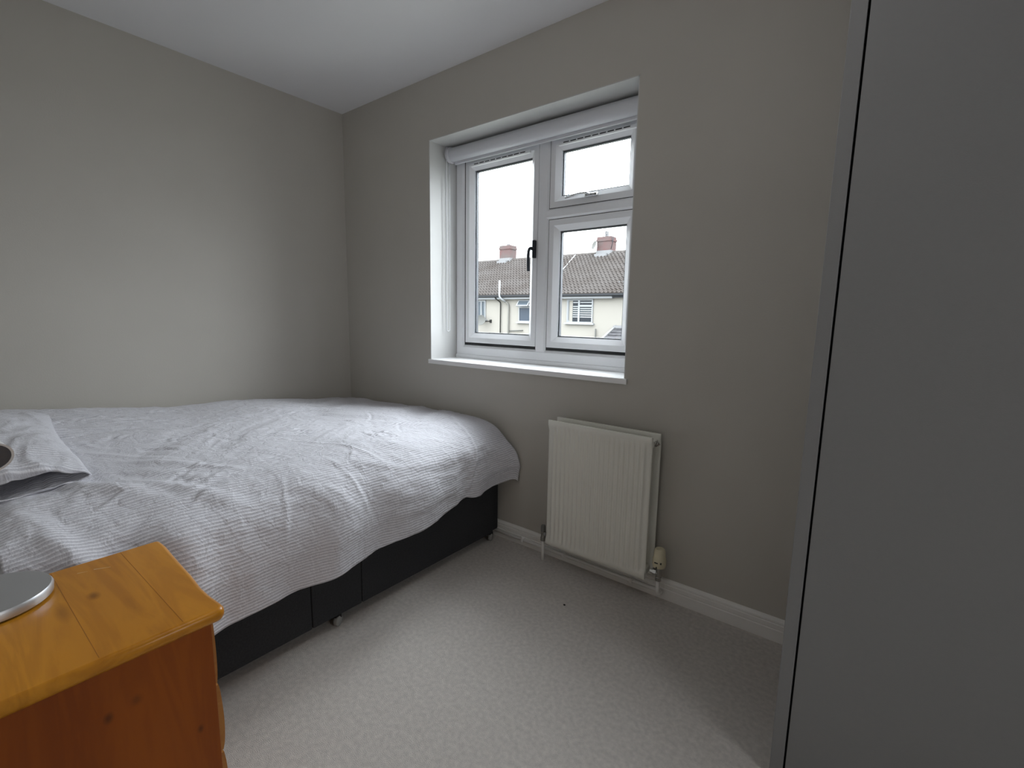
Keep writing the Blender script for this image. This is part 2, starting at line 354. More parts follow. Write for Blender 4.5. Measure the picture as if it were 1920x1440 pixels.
# sill board with rounded nose, a touch proud of the wall, tips past the opening
bm = bmesh.new(); add_box(bm, WX0, WX1, -0.002, FY+0.05, WZ0-0.022, WZ0); add_box(bm, WX0-0.008, WX1+0.012, -0.011, -0.0005, WZ0-0.024, WZ0-0.001)
wp(from_bm('sill_board', bm, m_sill))
FZ0, FZ1 = WZ0+0.018, WZ1-0.004
FX0, FX1 = WX0+0.010, WX1-0.010
wp(ring('frame', FX0, FX1, FZ0, FZ1, [(0, FY+0.07), (0, FY+0.003), (0.003, FY), (0.046, FY), (0.058, FY+0.010), (0.058, FY+0.07)], m_upvc))
wp(box('sub_sill', FX0, FX1, FY-0.006, FY+0.07, WZ0, FZ0+0.004, m_upvc, bevel=0.002))
MX0, MX1 = 1.386, 1.452
TZ0, TZ1 = 1.640, 1.690
def bar(name, prof_w, horizontal, a, b):
    w0, w1 = prof_w; e = 0.009
    pr = [(w0, FY+0.07), (w0, FY+0.010), (w0+e, FY), (w1-e, FY), (w1, FY+0.010), (w1, FY+0.07)]
    V = []; k = len(pr)
    for s in (a, b):
        for w_, y in pr: V.append((s, y, w_) if horizontal else (w_, y, s))
    F = [(i, (i+1) % k, k+(i+1) % k, k+i) for i in range(k)]+[tuple(range(k)), tuple(range(k, 2*k))]
    me = bpy.data.meshes.new(name); me.from_pydata(V, [], F)
    bm = bmesh.new(); bm.from_mesh(me); bmesh.ops.recalc_face_normals(bm, faces=bm.faces[:]); bm.to_mesh(me); bm.free()
    return wp(link(name, me, m_upvc))
bar('mullion', (MX0, MX1), False, FZ0+0.05, FZ1-0.05)
bar('transom', (TZ0, TZ1), True, MX1-0.008, FX1-0.05)
def sash(x0, x1, z0, z1, wl, slots=None):
    """a recessed sash: black gasket line, flat rail, sloped bead, double glazing"""
    s = ring('sash', x0, x1, z0, z1, [(0.005, FY+0.06), (0.005, FY+0.009), (0.007, FY+0.007), (wl-0.026, FY+0.007), (wl-0.022, FY+0.010), (wl, FY+0.027), (wl, FY+0.06)], m_upvc)
    wp(s)
    def sp(o): o.parent = s; o.location = o.location-win.location; return o
    s_off = win.location
    g = ring('gasket', x0-0.010, x1+0.010, z0-0.010, z1+0.010, [(0, FY+0.05), (0, FY+0.0105), (0.02, FY+0.0105), (0.02, FY+0.05)], m_gasket)
    g.parent = s
    g2 = ring('glazing_seal', x0+wl-0.001, x1-wl+0.001, z0+wl-0.001, z1-wl+0.001, [(0, FY+0.033), (0, FY+0.0275), (0.003, FY+0.029), (0.003, FY+0.033)], m_seal)
    g2.parent = s
    sb = ring('glass_spacer', x0+wl, x1-wl, z0+wl, z1-wl, [(0, FY+0.054), (0, FY+0.036), (0.006, FY+0.036), (0.006, FY+0.054)], m_spacer)
    sb.parent = s
    for k, yy in enumerate((FY+0.033, FY+0.056)):
        p = box('pane', x0+wl-0.004, x1-wl+0.004, yy, yy+0.002, z0+wl-0.004, z1-wl+0.004, m_glass); p.parent = s
    if slots:
        a, b, zc = slots
        v = box('trickle_vent', a, b, FY-0.006, FY+0.010, zc-0.009, zc+0.009, m_upvc, bevel=0.003); v.parent = s
        n = 9; L = (b-a-0.05)/n
        sl = boxes('vent_slots', [(a+0.025+i*L+0.004, a+0.025+(i+1)*L-0.004, FY-0.0068, FY-0.004, zc-0.0022, zc+0.0022) for i in range(n)], m_gasket); sl.parent = s
    return s
SL = sash(FX0+0.060, MX0+0.004, FZ0+0.070, FZ1-0.062, 0.060, (0.925, 1.335, 1.986))
SU = sash(MX1-0.002, FX1-0.060, TZ1-0.002, FZ1-0.062, 0.060, (1.505, 1.905, 1.986))
SD = sash(MX1-0.002, FX1-0.060, FZ0+0.070, TZ0+0.002, 0.060)
# gasket rings sit behind the frame face; handles
hb = box('handle', 1.366, 1.382, FY-0.012, FY+0.008, 1.455, 1.545, m_darkmetal, bevel=0.004); hb.parent = SL
tag(hb, 'dark metal window handle')
hl = tube('handle_lever', arc([(1.373, FY-0.005, 1.500), (1.373, FY-0.045, 1.502), (1.372, FY-0.052, 1.470), (1.372, FY-0.048, 1.385)], 0.02), 0.008, m_darkmetal, n=10); hl.parent = SL
hb2 = box('handle', 1.660, 1.728, FY-0.006, FY+0.008, 1.718, 1.734, m_chrome, bevel=0.004); hb2.parent = SU
tag(hb2, 'silver window handle')
hl2 = tube('handle_lever', arc([(1.690, FY-0.004, 1.727), (1.688, FY-0.040, 1.728), (1.655, FY-0.046, 1.727), (1.575, FY-0.040, 1.722)], 0.02), 0.006, m_chrome, n=10); hl2.parent = SU

# ------------------------------------------------------------------ roller blind
bl = empty('roller_blind', 'white roller blind rolled up at the top of the window recess', 'blind', (1.40, 0.145, 2.043))
BY, BZ, BR = 0.140, 2.040, 0.036
put(lathe('fabric_roll', [(BR*0.96, 0.0), (BR, 0.002), (BR, 1.112), (BR*0.96, 1.114)], (0.842, BY, BZ), (1, 0, 0), m_blind, n=40), bl)
put(box('hem_bar', 0.846, 1.952, BY+0.010, BY+0.020, BZ-0.050, BZ-0.026, m_blind, bevel=0.004), bl)
for xx in (0.818, 1.958):
    put(lathe('end_bracket', [(0.0, 0), (0.040, 0.0), (0.043, 0.004), (0.043, 0.020), (0.038, 0.024), (0.0, 0.024)], (xx, BY, BZ), (1, 0, 0), m_blind, n=32), bl)
    put(box('bracket_plate', xx-(0.012 if xx < 1 else -0.024), xx+(0.0 if xx < 1 else 0.036), BY-0.02, BY+0.03, BZ-0.01, WZ1-0.004, m_blind, bevel=0.002), bl)
ch = [(0.826, 0.107, 2.02)]+[(0.826, 0.107-0.002*math.sin(i), 1.99-i*0.09) for i in range(10)]
lo = [(0.826, 0.118+0.0125*math.cos(PI+PI*j/8), 1.075-0.0125*math.sin(PI*j/8)) for j in range(9)]
ch2 = [(0.826, 0.1305, 1.10+i*0.09) for i in range(11)]
put(tube('control_chain', ch+lo+ch2, 0.0022, m_lampwhite, n=8), bl)

# ------------------------------------------------------------------ radiator
rad = empty('radiator', 'white double panel radiator with vertical flutes under the window', 'radiator', (1.93, -0.07, 0.10))
def rad_panel(name, x0, x1, z0, z1, yf, th, flutes=20):
    """fluted steel panel, front at y=yf facing the room"""
    mx = 0.020; mz = 0.022; xs = [x0, x0+0.004, x0+mx*0.6]
    pitch = (x1-x0-2*mx)/flutes
    for i in range(flutes):
        for t in (0.0, 0.18, 0.34, 0.5, 0.66, 0.82): xs.append(x0+mx+(i+t)*pitch)
    xs += [x1-mx, x1-mx*0.6, x1-0.004, x1]
    zs = [z0, z0+0.004, z0+mz, z0+mz+0.012, z0+mz+0.026, z1-mz-0.026, z1-mz-0.012, z1-mz, z1-0.004, z1]
    V = []; F = []; nx = len(xs); nz = len(zs)
    def prof(x):
        u = (x-x0-mx)/pitch
        if u < 0 or u > flutes: return 0
        f = u-math.floor(u); return 0.5-0.5*math.cos(2*PI*f)
    amp = [0, 0, 0, 0.55, 1, 1, 0.55, 0, 0, 0]
    for k, z in enumerate(zs):
        for i, x in enumerate(xs):
            y = yf
            if i in (0, nx-1) or k in (0, nz-1): y = yf+0.003
            V.append((x, y+0.0085*amp[k]*(1-prof(x)) if amp[k] else y, z))
    for k in range(nz-1):
        for i in range(nx-1): F.append((k*nx+i, k*nx+i+1, (k+1)*nx+i+1, (k+1)*nx+i))
    b = len(V)
    V += [(x0, yf+th, z0), (x1, yf+th, z0), (x1, yf+th, z1), (x0, yf+th, z1)]
    F.append((b, b+3, b+2, b+1))
    F.append(tuple(range(nx))[::-1]+(b, b+1)); F.append(tuple((nz-1)*nx+i for i in range(nx))+(b+2, b+3))
    F.append(tuple(k*nx for k in range(nz))+(b+3, b)); F.append(tuple(k*nx+nx-1 for k in range(nz))[::-1]+(b+1, b+2))
    me = bpy.data.meshes.new(name); me.from_pydata(V, [], F)
    bm = bmesh.new(); bm.from_mesh(me); bmesh.ops.recalc_face_normals(bm, faces=bm.faces[:]); bm.to_mesh(me); bm.free()
    me.polygons.foreach_set('use_smooth', [len(p.vertices) == 4 for p in me.polygons]); me.set_sharp_from_angle(angle=math.radians(50))
    return put(link(name, me, m_rad), rad)
rad_panel('front_panel', 1.688, 2.172, 0.106, 0.697, -0.106, 0.013)
rad_panel('rear_panel', 1.698, 2.184, 0.106, 0.703, -0.048, 0.013)
zz = []; nf = 26
V = []; F = []
for i in range(nf*2+1):
    x = 1.72+i*(0.43/(nf*2)); y = -0.091 if i % 2 else -0.064
    V += [(x, y, 0.17), (x, y, 0.64)]
for i in range(nf*2): F.append((2*i, 2*i+2, 2*i+3, 2*i+1))
me = bpy.data.meshes.new('convector_fin'); me.from_pydata(V, [], F); put(link('convector_fin', me, m_rad), rad)
for xx in (1.700, 2.150):
    for z in (0.135, 0.668):
        put(box('header_tube', xx, xx+0.024, -0.095, -0.047, z-0.014, z+0.014, m_rad, bevel=0.004), rad)
put(lathe('bleed_valve', [(0.0, 0), (0.011, 0), (0.011, 0.006), (0.008, 0.007), (0.008, 0.012), (0.004, 0.013), (0.004, 0.018), (0, 0.018)], (2.174, -0.071, 0.668), (1, 0, 0), m_valve, n=12), rad)
for xx in (1.78, 2.09):
    put(box('wall_bracket', xx-0.015, xx+0.015, -0.036, 0.0, 0.16, 0.66, m_rad), rad)

# thermostatic valve (right)
tv = empty('thermostatic_valve', 'cream thermostatic valve at the lower right of the radiator', 'valve', (2.219, -0.072, 0.10))
vx, vy = 2.219, -0.072
put(lathe('valve_head', [(0.0, 0.244), (0.016, 0.244), (0.0205, 0.240), (0.0225, 0.230), (0.0235, 0.208), (0.0265, 0.204), (0.027, 0.178), (0.025, 0.168), (0.0, 0.168)], (vx, vy, 0), (0, 0, 1), m_cream, n=24), tv)
put(boxes('head_slots', [(vx-0.010, vx+0.004, vy-0.0280, vy-0.025, 0.190, 0.194), (vx+0.012, vx+0.017, vy-0.0245, vy-0.018, 0.189, 0.196), (vx-0.003, vx+0.001, vy-0.0280, vy-0.024, 0.1685, 0.177)], m_gasket), tv)
put(lathe('valve_collar', [(0.0, 0.170), (0.014, 0.170), (0.014, 0.160), (0.010, 0.158), (0.010, 0.124), (0.0125, 0.122), (0.0125, 0.108), (0.009, 0.106), (0.0, 0.106)], (vx, vy, 0), (0, 0, 1), m_valve, n=20), tv)
put(lathe('union_nut', [(0.0, 0), (0.009, 0), (0.009, 0.008), (0.013, 0.009), (0.013, 0.022), (0.009, 0.023), (0.009, 0.035), (0, 0.035)], (vx, vy, 0.138), (-1, 0, 0), m_chrome, n=6, smooth=False), tv)
# lockshield valve (left)
lv = empty('lockshield_valve', 'dark lockshield valve at the lower left of the radiator', 'valve', (1.655, -0.072, 0.10))
lx = 1.655
put(lathe('valve_cap', [(0.0, 0.176), (0.009, 0.176), (0.011, 0.172), (0.0115, 0.146), (0.0, 0.146)], (lx, vy, 0), (0, 0, 1), m_greyplastic, n=18), lv)
put(lathe('valve_body', [(0.0, 0.146), (0.010, 0.146), (0.010, 0.118), (0.0125, 0.116), (0.0125, 0.100), (0.008, 0.098), (0.0, 0.098)], (lx, vy, 0), (0, 0, 1), m_valve, n=18), lv)
put(lathe('union_nut', [(0.0, 0), (0.008, 0), (0.012, 0.009), (0.012, 0.020), (0.008, 0.021), (0.008, 0.032), (0, 0.032)], (lx, vy, 0.134), (1, 0, 0), m_valve, n=6, smooth=False), lv)
# pipes
pp = empty('heating_pipe', 'white painted heating pipe clipped along the skirting under the radiator', 'pipe', (1.8, -0.026, 0.03))
put(tube('pipe_run', arc([(0.6, -0.0255, 0.036), (2.19, -0.0255, 0.036), (2.219, -0.0255, 0.036), (2.219, -0.072, 0.044), (2.219, -0.072, 0.112)], 0.022), 0.0078, m_gloss), pp)
for xx in (1.50, 1.745, 2.085):
    put(box('pipe_clip', xx-0.008, xx+0.008, -0.036, -0.0165, 0.024, 0.048, m_gloss, bevel=0.004), pp)
tag(tube('valve_tail_pipe', arc([(1.655, -0.072, 0.105), (1.655, -0.072, 0.05), (1.655, -0.072, 0.0)], 0.01), 0.0078, m_gloss), 'short white upright pipe below the left radiator valve', 'pipe')

# ------------------------------------------------------------------ wardrobe
wd = empty('wardrobe', 'tall grey wardrobe with flat handleless doors at the right edge', 'wardrobe', (3.2, -0.3, 0.0))
wx0, wx1, wy0, wy1, wtop = 2.7205, 3.735, -0.600, -0.022, 2.362
put(box('side_panel', wx0, wx0+0.029, wy0, wy1, 0.0, wtop, m_ward, bevel=0.0012), wd)
put(box('side_panel', wx1-0.029, wx1, wy0, wy1, 0.0, wtop, m_ward, bevel=0.0012), wd)
put(box('top_panel', wx0+0.029, wx1-0.029, wy0+0.022, wy1, wtop-0.022, wtop, m_ward), wd)
put(box('back_panel', wx0+0.029, wx1-0.029, wy1-0.008, wy1, 0.0, wtop-0.022, m_ward), wd)
put(box('carcass_edge', wx0+0.029, wx0+0.047, wy0+0.024, wy1-0.008, 0.0, wtop-0.022, m_black), wd)  # coloured black to stand in for the shade in the door gap
put(box('plinth', wx0+0.047, wx1-0.029, wy0+0.03, wy0+0.05, 0.0, 0.03, m_ward), wd)
for a, b in ((wx0+0.0335, 3.228), (3.232, wx1-0.033)):
    put(box('door', a, b, wy0, wy0+0.020, 0.018, wtop-0.004, m_ward, bevel=0.0015), wd)
for z in (0.05, 1.2):
    put(box('shelf', wx0+0.047, wx1-0.029, wy0+0.05, wy1-0.008, z, z+0.018, m_ward), wd)

# ------------------------------------------------------------------ divan bed
bed = empty('divan_bed', 'charcoal fabric divan bed with drawers standing along the left wall', 'bed', (0.69, -0.97, 0.0))
BX1, BY0, BY1 = 1.350, -1.925, -0.020
put(box('base', 0.022, BX1-0.016, BY0, BY1, 0.045, 0.315, m_divan, bevel=0.008), bed)
for a, b, nm in ((-0.861, -0.079, 'drawer_front'), (-1.065, -0.864, 'centre_panel'), (-1.850, -1.068, 'drawer_front')):
    put(box(nm, BX1-0.020, BX1, a, b, 0.047, 0.312, m_divan, bevel=0.004, seg=3), bed)
put(box('mattress', 0.024, 1.345, BY0, BY1-0.002, 0.315, 0.560, m_sheet, bevel=0.045, seg=4), bed)
def castor(x, y):
    c = lathe('castor', [(0.0, -0.010), (0.012, -0.010), (0.0185, -0.007), (0.0205, 0.0), (0.0185, 0.007), (0.010, 0.010), (0.0, 0.010)], (x, y, 0.0205), (0.9, 0.35, 0), m_castor, n=24)
    put(c, bed)
    f = box('castor_fork', x-0.018, x+0.006, y-0.012, y+0.012, 0.030, 0.047, m_black); f.parent = c
for x, y in ((1.338, -0.962), (1.336, -0.082), (1.336, -1.86), (0.05, -0.082), (0.05, -1.86)): castor(x, y)

# ------------------------------------------------------------------ duvet
def nz(x, y, z=0.0): return noise.noise(Vector((x, y, z)))
def smooth(a, b, t):
    t = max(0.0, min(1.0, (t-a)/(b-a))); return t*t*(3-2*t)
HEM = [(-1.80, .27), (-1.6, .26), (-1.389, .252), (-1.254, .249), (-1.17, .250), (-1.09, .252), (-.90, .259), (-.826, .272), (-.756, .283), (-.65, .284), (-.542, .291), (-.404, .315), (-.345, .331), (-.30, .322), (-.254, .318), (-.124, .330), (-.07, .336), (-.035, .342), (-.012, .352)]
def hemz(y): return float(np.interp(y, [h[0] for h in HEM], [h[1] for h in HEM]))
def wallrise(y): return float(np.interp(y, [-1.8, -1.64, -1.48, -1.1, -.777, -.24, 0], [.10, .10, .085, .045, .038, -.004, -.035]))
def duvet_profile(y):
    zt = 0.626+0.012*smooth(-0.4, -1.0, y)+0.02*smooth(-1.1, -1.7, y)
    wr = wallrise(y); hz = hemz(y)
    out = 0.030*smooth(-0.22, -0.03, y)-0.022*smooth(-0.42, -0.335, y)*(1-smooth(-0.30, -0.10, y))
    P = [(0.012, zt-0.07+wr), (0.03, zt-0.015+wr), (0.12, zt+wr), (0.35, zt+0.008+wr*0.8), (0.65, zt+0.012+wr*0.45), (0.95, zt+0.010+wr*0.2),
         (1.18, zt+0.004), (1.30, zt-0.022), (1.385, zt-0.080), (1.425+out*0.5, max(zt-0.155, hz+0.150)), (1.438+out, max(zt-0.235, hz+0.085))]
    k = smooth(-1.42, -1.74, y)      # towards the pillow the side slopes instead of dropping
    for i_, dx_ in ((5, .05), (6, .10), (7, .07), (8, .03), (9, .01)): P[i_] = (P[i_][0]-dx_*k, P[i_][1])
    last = P[-1]
    for t in (0.35, 0.7, 1.0): P.append((last[0]-0.012*t, last[1]+(hz-last[1])*t))
    return P
def catmull(P, n):
    P = np.array(P, float); d = np.r_[0, np.cumsum(np.hypot(*np.diff(P, axis=0).T))]
    Q = np.vstack([2*P[0]-P[1], P, 2*P[-1]-P[-2]]); fine = []; fs = []
    for i in range(len(P)-1):
        p0, p1, p2, p3 = Q[i], Q[i+1], Q[i+2], Q[i+3]
        for t in np.linspace(0, 1, 12, endpoint=False):
            fine.append(0.5*((2*p1)+(-p0+p2)*t+(2*p0-5*p1+4*p2-p3)*t*t+(-p0+3*p1-3*p2+p3)*t**3))
    fine.append(P[-1]); fine = np.array(fine)
    s = np.r_[0, np.cumsum(np.hypot(*np.diff(fine, axis=0).T))]
    u = np.linspace(0, s[-1], n)
    return np.c_[np.interp(u, s, fine[:, 0]), np.interp(u, s, fine[:, 1])], u
NU, NV = 300, 360
Y0, Y1 = -1.775, -0.012
ys = np.linspace(Y0, Y1, NV)
G = np.zeros((NV, NU, 3)); UV = np.zeros((NV, NU, 2))
for j, y in enumerate(ys):
    pr, u = catmull(duvet_profile(y), NU)
    G[j, :, 0] = pr[:, 0]; G[j, :, 1] = y; G[j, :, 2] = pr[:, 1]
    UV[j, :, 0] = u; UV[j, :, 1] = y
# normals of the smooth drape
du = np.gradient(G, axis=1); dv = np.gradient(G, axis=0)
N = np.cross(du, dv); N /= np.linalg.norm(N, axis=2, keepdims=True)
random.seed(4)
# creases in clusters: (s, y) start, end, width, height; each one a ridge with a valley beside it
CR = []
for k in range(62):
    s0 = random.uniform(.15, 1.30); y0 = random.uniform(-1.60, -.15)
    a = random.choice((1.25, 1.6, 1.95, 2.4, 0.5))+random.gauss(0, .18)
    L = random.uniform(.10, .30); n_ = random.randint(1, 4); sg = random.choice((-1, 1))
    for c in range(n_):
        off = (c-(n_-1)/2)*random.uniform(.022, .04); sh = random.gauss(0, .035); aa = a+random.gauss(0, .10)
        sx0 = s0-math.sin(a)*off+math.cos(a)*sh; sy0 = y0+math.cos(a)*off+math.sin(a)*sh; LL_ = L*random.uniform(.5, 1)
        CR.append((sx0-math.cos(aa)*LL_/2, sy0-math.sin(aa)*LL_/2, sx0+math.cos(aa)*LL_/2, sy0+math.sin(aa)*LL_/2, random.uniform(.0040, .0095), sg*random.uniform(.0018, .0052)))
for q_ in ((.48, -1.18, .56, -.70, .018, .012), (.58, -1.10, .64, -.72, .012, -.008), (.30, -1.40, .52, -1.15, .016, .010), (.78, -1.42, .84, -1.02, .014, .010),
        (1.02, -.60, 1.10, -.22, .009, .006), (1.06, -.58, 1.15, -.25, .008, -.006), (1.10, -.52, 1.19, -.26, .008, .006), (1.22, -.20, 1.72, -.37, .010, .011),
        (1.28, -.95, 1.64, -.86, .010, .005), (1.30, -1.12, 1.62, -1.19, .011, .005), (1.15, -.86, 1.40, -.74, .010, .007), (.95, -1.0, 1.25, -.80, .009, .005),
        (.9, -.95, 1.02, -.62, .010, -.007), (.70, -.55, .80, -.20, .010, .005),
        (.98, -1.70, 1.34, -1.42, .034, .026), (1.06, -1.56, 1.46, -1.24, .026, .017), (.92, -1.50, 1.30, -1.14, .022, .013), (.80, -1.55, 1.12, -1.28, .020, .011), (1.20, -1.72, 1.55, -1.60, .030, .024),
        (.30, -1.52, .42, -1.30, .024, .018), (.16, -1.56, .24, -1.42, .020, .018)):
    CR.append(q_[:4]+(q_[4]*.7, q_[5]*.6))
S = UV[:, :, 0]; YY = UV[:, :, 1]
D = np.zeros((NV, NU))
for s0, y0, s1, y1, wd_, h_ in CR:
    dx, dy = s1-s0, y1-y0; LL = dx*dx+dy*dy
    t = np.clip(((S-s0)*dx+(YY-y0)*dy)/LL, 0, 1)
    d2 = (S-s0-t*dx)**2+(YY-y0-t*dy)**2
    fade = np.clip(np.sin(PI*np.clip(t, .04, .96)), 0, 1)
    bend = 0.018*np.sin(PI*t)*math.sin(s0*37+y0*23)
    sd = ((S-s0)*(-dy)+(YY-y0)*dx)/math.sqrt(LL)-bend
    d2 = d2*(t <= 0)+d2*(t >= 1)+sd**2*((t > 0) & (t < 1))
    D += h_*fade*(np.exp(-d2/(2*wd_*wd_))-0.55*np.exp(-(np.sqrt(d2)*np.sign(sd)-1.9*wd_)**2/(2*(1.2*wd_)**2)))
for j in range(NV):
    y = ys[j]
    for i in range(NU):
        s = UV[j, i, 0]
        wx = nz(s*2.3+5, y*2.3, 1.0)*0.25; wy = nz(s*2.3, y*2.3+9, 2.0)*0.25
        d = 0.016*nz(s*2.6, y*2.2, 3.0)+0.0105*nz((s+wx)*6, (y+wy)*5, 4.0)+0.0042*nz((s+wx)*17, (y+wy)*11, 6.0)+0.0019*nz((s+wx)*48, (y+wy)*30, 8.0)
        hang = smooth(1.33, 1.62, s)
        near = smooth(-1.25, -1.6, y)
        d += hang*(0.010*math.sin(y*17+2*nz(y*3, 0, 5))+0.032*near*math.sin(y*30+1.0)+0.012*nz(y*9, s*2, 21))
        edge = smooth(Y1, Y1-0.04, y)
        D[j, i] += d*(0.25+0.75*edge)
e = np.clip((ys-(Y1-0.03))/0.03, 0, 1)
P3 = G+N*D[:, :, None]
P3[:, :, 2] -= (0.022*e**2)[:, None]
he = np.clip(((Y0+0.06)-ys)/0.06, 0, 1); P3[:, :, 2] -= (0.045*he**2)[:, None]*np.clip(1.5-S, 0, 1)
P3[:, :, 0] = np.maximum(P3[:, :, 0], 0.008); P3[:, :, 1] = np.minimum(P3[:, :, 1], -0.006)
inner = (P3[:, :, 0] < 1.29) & (S < 1.6); P3[:, :, 2] = np.where(inner, np.maximum(P3[:, :, 2], 0.578), P3[:, :, 2])
outer = (S > 1.36) & (P3[:, :, 2] < 0.545); P3[:, :, 0] = np.where(outer, np.maximum(P3[:, :, 0], 1.368), P3[:, :, 0])
verts = P3.reshape(-1, 3)
idx = np.arange(NV*NU).reshape(NV, NU)
faces = np.stack([idx[:-1, :-1], idx[:-1, 1:], idx[1:, 1:], idx[1:, :-1]], -1).reshape(-1, 4)
me = bpy.data.meshes.new('duvet'); me.from_pydata(verts.tolist(), [], faces.tolist())
uvl = me.uv_layers.new(name='cloth'); li = np.empty(len(me.loops), dtype=np.int32); me.loops.foreach_get('vertex_index', li)
uvl.data.foreach_set('uv', UV.reshape(-1, 2)[li].astype(np.float32).ravel())
dv_o = link('duvet', me, m_duvet, smooth=True)
sm = dv_o.modifiers.new('thickness', 'SOLIDIFY'); sm.thickness = 0.012; sm.offset = -1
tag(dv_o, 'rumpled pale grey duvet with fine white stripes spread over the bed', 'duvet')

# ------------------------------------------------------------------ pillow with an open pillowcase end
def pillow(cx, cy, cz, hx, hy, th, rz, name, label):
    nu, nv = 90, 60; V = []; F = []; U = []
    for side in (1, -1):
        for j in range(nv+1):
            for i in range(nu+1):
                a = -1+2*i/nu; b = -1+2*j/nv
                prof = max(0, (1-abs(b)**2.6))**0.55
                ca = max(0.0, (1-abs(min(a, .80)/1.0)**3.0))**0.5 if a < 0.80 else max(0.0, (1-.80**3))**0.5*((0.08+0.24*smooth(0.0, 0.6, b))+(0.92-0.24*smooth(0.0, 0.6, b))*math.sqrt(max(0.0, 1-((a-.80)/.20)**2)))
                t = th*prof*ca
                x = a*hx*(1-0.05*b*b*(abs(a)**3)); y = b*hy*(1-0.09*(1-abs(a)**2))*(1.0 if abs(a) < .999 else 1.0)
                z = t*(1.0 if side > 0 else -0.30)
                wv = 0.010*nz(a*2.2+cx, b*2.5, 3+side)+0.006*(1-abs(nz(a*4+b*2, b*3.4-a, 9+side)))**4
                z += wv*(0.4+prof)*side
                if a > .7: z += (-0.016+0.006*math.sin(b*4))*smooth(.7, 1, a)+(0.010*side if b > 0 else 0)*smooth(.8, 1, a)*math.sin(PI*max(0, b))
                V.append((x, y, z)); U.append((x, y))
    W = (nu+1)*(nv+1)
    for k in range(2):
        for j in range(nv):
            for i in range(nu):
                q = k*W+j*(nu+1)+i; f = (q, q+1, q+nu+2, q+nu+1); F.append(f if k == 0 else f[::-1])
    me = bpy.data.meshes.new(name); me.from_pydata(V, [], F)
    uvl = me.uv_layers.new(name='cloth'); li = np.empty(len(me.loops), dtype=np.int32); me.loops.foreach_get('vertex_index', li)
    uvl.data.foreach_set('uv', np.array(U, np.float32)[li].ravel())
    o = link(name, me, m_duvet, smooth=True); o.location = (cx, cy, cz); o.rotation_euler = (0, 0, rz)
    s = o.modifiers.new('thickness', 'SOLIDIFY'); s.thickness = 0.003; s.offset = -1
    return tag(o, label, 'pillow')
p1 = pillow(0.66, -1.765, 0.702, 0.43, 0.225, 0.085, math.radians(-3), 'pillow', 'striped grey pillow with open pillowcase end on top of the duvet')
p1.rotation_euler = (math.radians(4), math.radians(1.5), math.radians(-3))

# ------------------------------------------------------------------ bedside chest
bs = empty('bedside_chest', 'orange varnished pine bedside chest beside the bed in the foreground', 'bedside table', (1.69, -1.74, 0.0))
NX0, NX1, NY0, NY1, NZ = 1.482, 1.902, -1.945, -1.528, 0.600
FWX = [1.482, 1.528, 1.598, 1.666, 1.720, 1.783, 1.829, 1.870, 1.902]; FWY = [0.009, 0.010, 0.006, 0.003, 0.001, -0.004, -0.004, -0.001, 0.0]
def front_wave(x): return float(np.interp(x, FWX, FWY))      # gently serpentine front edge of the top
def top_outline(inset):
    pts = []
    def corner(cx, cy, a0, r):
        for k in range(7):
            a = a0+PI/2*k/6; pts.append((cx+(r-inset)*math.cos(a), cy+(r-inset)*math.sin(a)))
    pts.append((NX0+inset, NY0+inset)); pts.append((NX1-inset, NY0+inset))
    r = 0.018; corner(NX1-r, NY1-r, 0, r)
    for k in range(1, 24):
        x = NX1-r-(NX1-NX0-r-0.012)*k/24; pts.append((x, NY1+front_wave(x)-front_wave(NX1-r)-inset))
    rl = 0.012; corner(NX0+rl, NY1+front_wave(NX0+rl)-front_wave(NX1-r)-rl, PI/2, rl)
    return pts
prof = [(0.012, NZ-0.026), (0.004, NZ-0.024), (0.0005, NZ-0.018), (0.0, NZ-0.012), (0.001, NZ-0.006), (0.004, NZ-0.002), (0.009, NZ)]
V = []; F = []; rings = []
for ins, z in prof:
    o_ = top_outline(ins); rings.append((len(V), len(o_))); V += [(x, y, z) for x, y in o_]
k = rings[0][1]
for a in range(len(prof)-1):
    for j in range(k): F.append((a*k+j, a*k+(j+1) % k, (a+1)*k+(j+1) % k, (a+1)*k+j))
F.append(tuple(range(k))[::-1]); F.append(tuple((len(prof)-1)*k+j for j in range(k)))
me = bpy.data.meshes.new('top'); me.from_pydata(V, [], F); me.polygons.foreach_set('use_smooth', [len(p.vertices) == 4 for p in me.polygons])
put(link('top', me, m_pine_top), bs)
# fine joints between the glued boards of the top: shallow grooves
put(boxes('board_joint', [(NX0+0.012, NX1-0.012, y-0.0004, y+0.0004, NZ-0.002, NZ+0.0002) for y in (-1.597, -1.715, -1.83)], mat('joint_line', (0.31, 0.115, 0.015), 0.5)), bs)
# pale scratches near the back edge of the top
def scratch(a, b, w_):
    a = Vector((*a, NZ)); b = Vector((*b, NZ)); d_ = (b-a).normalized(); p_ = Vector((-d_.y, d_.x, 0))*w_; u_ = Vector((0, 0, 0.0002))
    return [tuple(a-p_+u_), tuple(b-p_*.4+u_), tuple(b+p_*.4+u_), tuple(a+p_+u_)]
V = []; F = []
for a_, b_, w_ in (((1.535, -1.680), (1.541, -1.664), .0008), ((1.541, -1.654), (1.555, -1.628), .0011)):
    q_ = scratch(a_, b_, w_); F.append(tuple(range(len(V), len(V)+4))); V += q_
me = bpy.data.meshes.new('scratch'); me.from_pydata(V, [], F); put(link('scratch', me, mat('pale_scratch', (0.75, 0.62, 0.45), 0.5)), bs)
SX1 = NX1-0.020
for a, b in ((NX0+0.018, NX0+0.036), (SX1-0.018, SX1)):
    put(box('side_panel', a, b, NY0+0.012, NY1-0.022, 0.0, NZ-0.026, m_pine_shaded, bevel=0.0015), bs)
